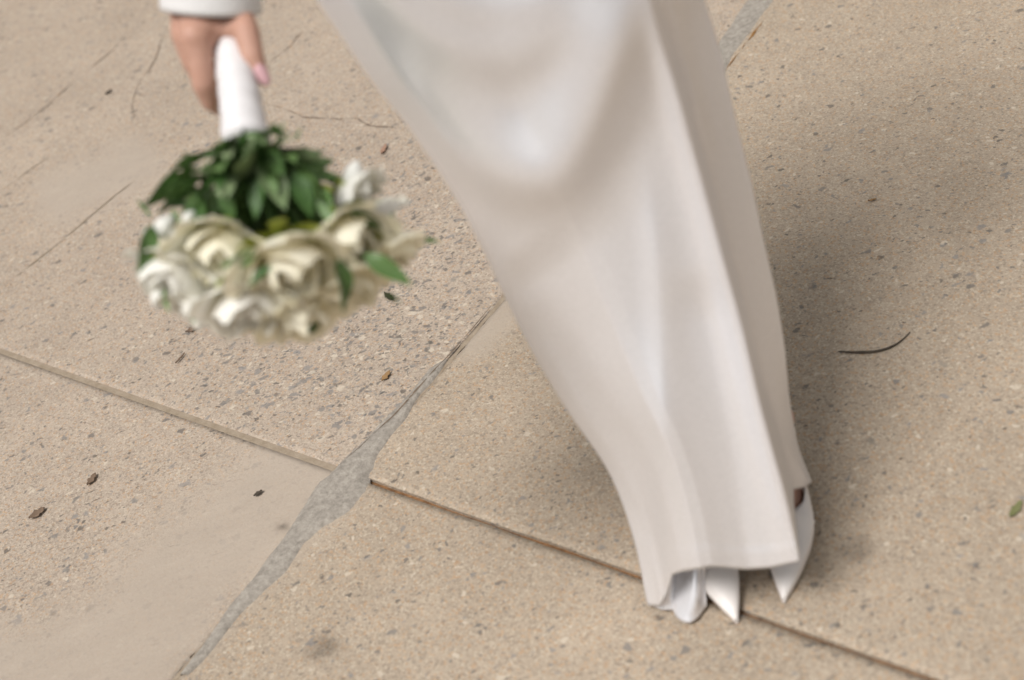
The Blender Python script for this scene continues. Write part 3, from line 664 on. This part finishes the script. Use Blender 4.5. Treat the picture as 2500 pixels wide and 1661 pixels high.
# collar of leaves all round the stems
for k in range(190):
    th = rng.uniform(0, 2 * math.pi); op = rng.uniform(rad(18), rad(62)); r0 = rng.uniform(.015, .075)
    rdir = e_a * math.cos(th) + e_b * math.sin(th); out = AX * math.cos(op) + rdir * math.sin(op)
    p0 = BIND + out * r0; L = rng.uniform(.026, .064)
    dirv = out + rng.normal(0, .40, 3) + rdir * .25; dirv /= np.linalg.norm(dirv)
    nrm = -AX + rdir * .7 + rng.normal(0, .35, 3)
    if (p0 + dirv * L - BIND) @ AX < .028: continue
    leaf(p0, p0 + dirv * L, nrm, LEAVES[int(rng.integers(0, 4))] if rng.random() > .13 else LPALE, rng.uniform(.85, 1.15))
# small white buds
def bud(x, y, dd, r, st):
    V = []
    for i in range(9):
        t = i / 8; rr = math.sin(math.pi * min(1, .04 + t * .96)) ** .8 * (1 - .25 * t)
        for j in range(10): V.append((rr * .55 * math.cos(j * .628), rr * .55 * math.sin(j * .628), t * 1.5 - .7))
    o = obj('bud', mesh('bud', V, grid_faces(9, 10, True), M_bud), bq); o.matrix_local = Matrix.Translation(Vector(atd(x, y, D0 + dd) - H1)) @ basis(atd(*st, D0 + dd) - atd(x, y, D0 + dd)) @ Matrix.Scale(r, 4)
bud(400, 552, -.012, .019, (430, 520)); bud(392, 606, -.012, .016, (430, 600)); bud(460, 530, -.025, .011, (470, 520)); bud(386, 730, .02, .016, (380, 780)); bud(862, 430, .02, .022, (870, 400))

# ------------------------------------------------------------------ litter on the pavement
def litter(name, px, length, width, mat, label, cat, ang, curl=.25, group=None):
    c = gnd(*px); V = []
    for i in range(9):
        t = i / 8 - .5; wv = width * .5 * (math.cos(math.pi * t) ** .8 if abs(t) < .5 else 0) + .0004
        for j in range(5):
            s = j / 4 * 2 - 1
            V.append((t * length, s * wv * (1 + .25 * math.sin(i * 2.3 + px[0])), .0035 + curl * length * (t * t * .6 + s * s * .10) + .0012 * math.sin(i * 1.7 + j * 2.1)))
    o = obj(name, mesh(name, V, grid_faces(9, 5), mat)); o.location = c; d = gnd(px[0] + 100 * math.cos(ang), px[1] - 100 * math.sin(ang)) - c
    o.rotation_euler.z = math.atan2(d[1], d[0]); m = o.modifiers.new('t', 'SOLIDIFY'); m.thickness = .0007
    tag(o, label, cat, group); return o
litter('dry_leaf', (93, 1257), .030, .016, M_dry, 'curled dry brown leaf lying on pale concrete slab, the oval one', 'leaf', .6)
litter('dry_leaf', (226, 1174), .027, .012, M_dry, 'ragged grey brown dry leaf on slab below the sandy joint', 'leaf', .95)
litter('dry_leaf', (266, 228), .022, .009, M_twig, 'small dark seed-like leaf beside the hairline cracks', 'leaf', .65, .1)
litter('dry_leaf', (473, 806), .030, .013, M_dry, 'dry grey leaf on speckled concrete under the bouquet', 'leaf', .5)
litter('dry_leaf', (442, 878), .028, .003, M_dry, 'thin dry stalk-like leaf on speckled concrete below the bouquet', 'leaf', .85, .1)
litter('dry_leaf', (944, 922), .026, .010, M_orange, 'orange brown dry leaf near the grey mortar strip', 'leaf', .9, .2)
litter('dry_leaf', (938, 368), .036, .010, M_reddry, 'faded reddish dry leaf between bouquet and gown', 'leaf', 1.1, .2)
litter('dry_leaf', (632, 1208), .016, .007, M_twig, 'tiny dark olive leaf bit on smooth cement skim', 'leaf', .6, .1)
litter('dry_leaf', (2480, 1248), .032, .010, M_green, 'yellow green leaf on tan concrete beyond the pumps', 'leaf', .95, .2)
litter('dry_leaf', (950, 728), .030, .009, M_twig, 'dark crumpled leaf on speckled concrete beside the bouquet roses', 'leaf', -.7, .3)
litter('dry_leaf', (2130, 492), .014, .003, M_orange, 'tiny red brown needle of leaf on shaded concrete', 'leaf', .25, .1)
tw = resample(gsm(resample([(2048, 862), (2085, 864), (2130, 864), (2170, 855), (2200, 838), (2222, 815)], 30), 2), 30)
V = []; twp = np.array([gnd(*q) for q in tw])
for i in range(30):
    r = np.interp(i, [0, 8, 20, 29], [.0008, .0023, .0019, .0007]); t = twp[min(i + 1, 29)] - twp[max(i - 1, 0)]; t /= np.linalg.norm(t); s = np.cross(t, (0, 0, 1))
    for j in range(6): V.append(twp[i] + np.array([0, 0, .003]) + r * (s * math.cos(j * 1.047) + np.array([0, 0, 1]) * math.sin(j * 1.047)))
tag(obj('twig', mesh('twig', V, grid_faces(30, 6, True), M_twig)), 'thin curved dark twig on shaded concrete beside the gown', 'twig')
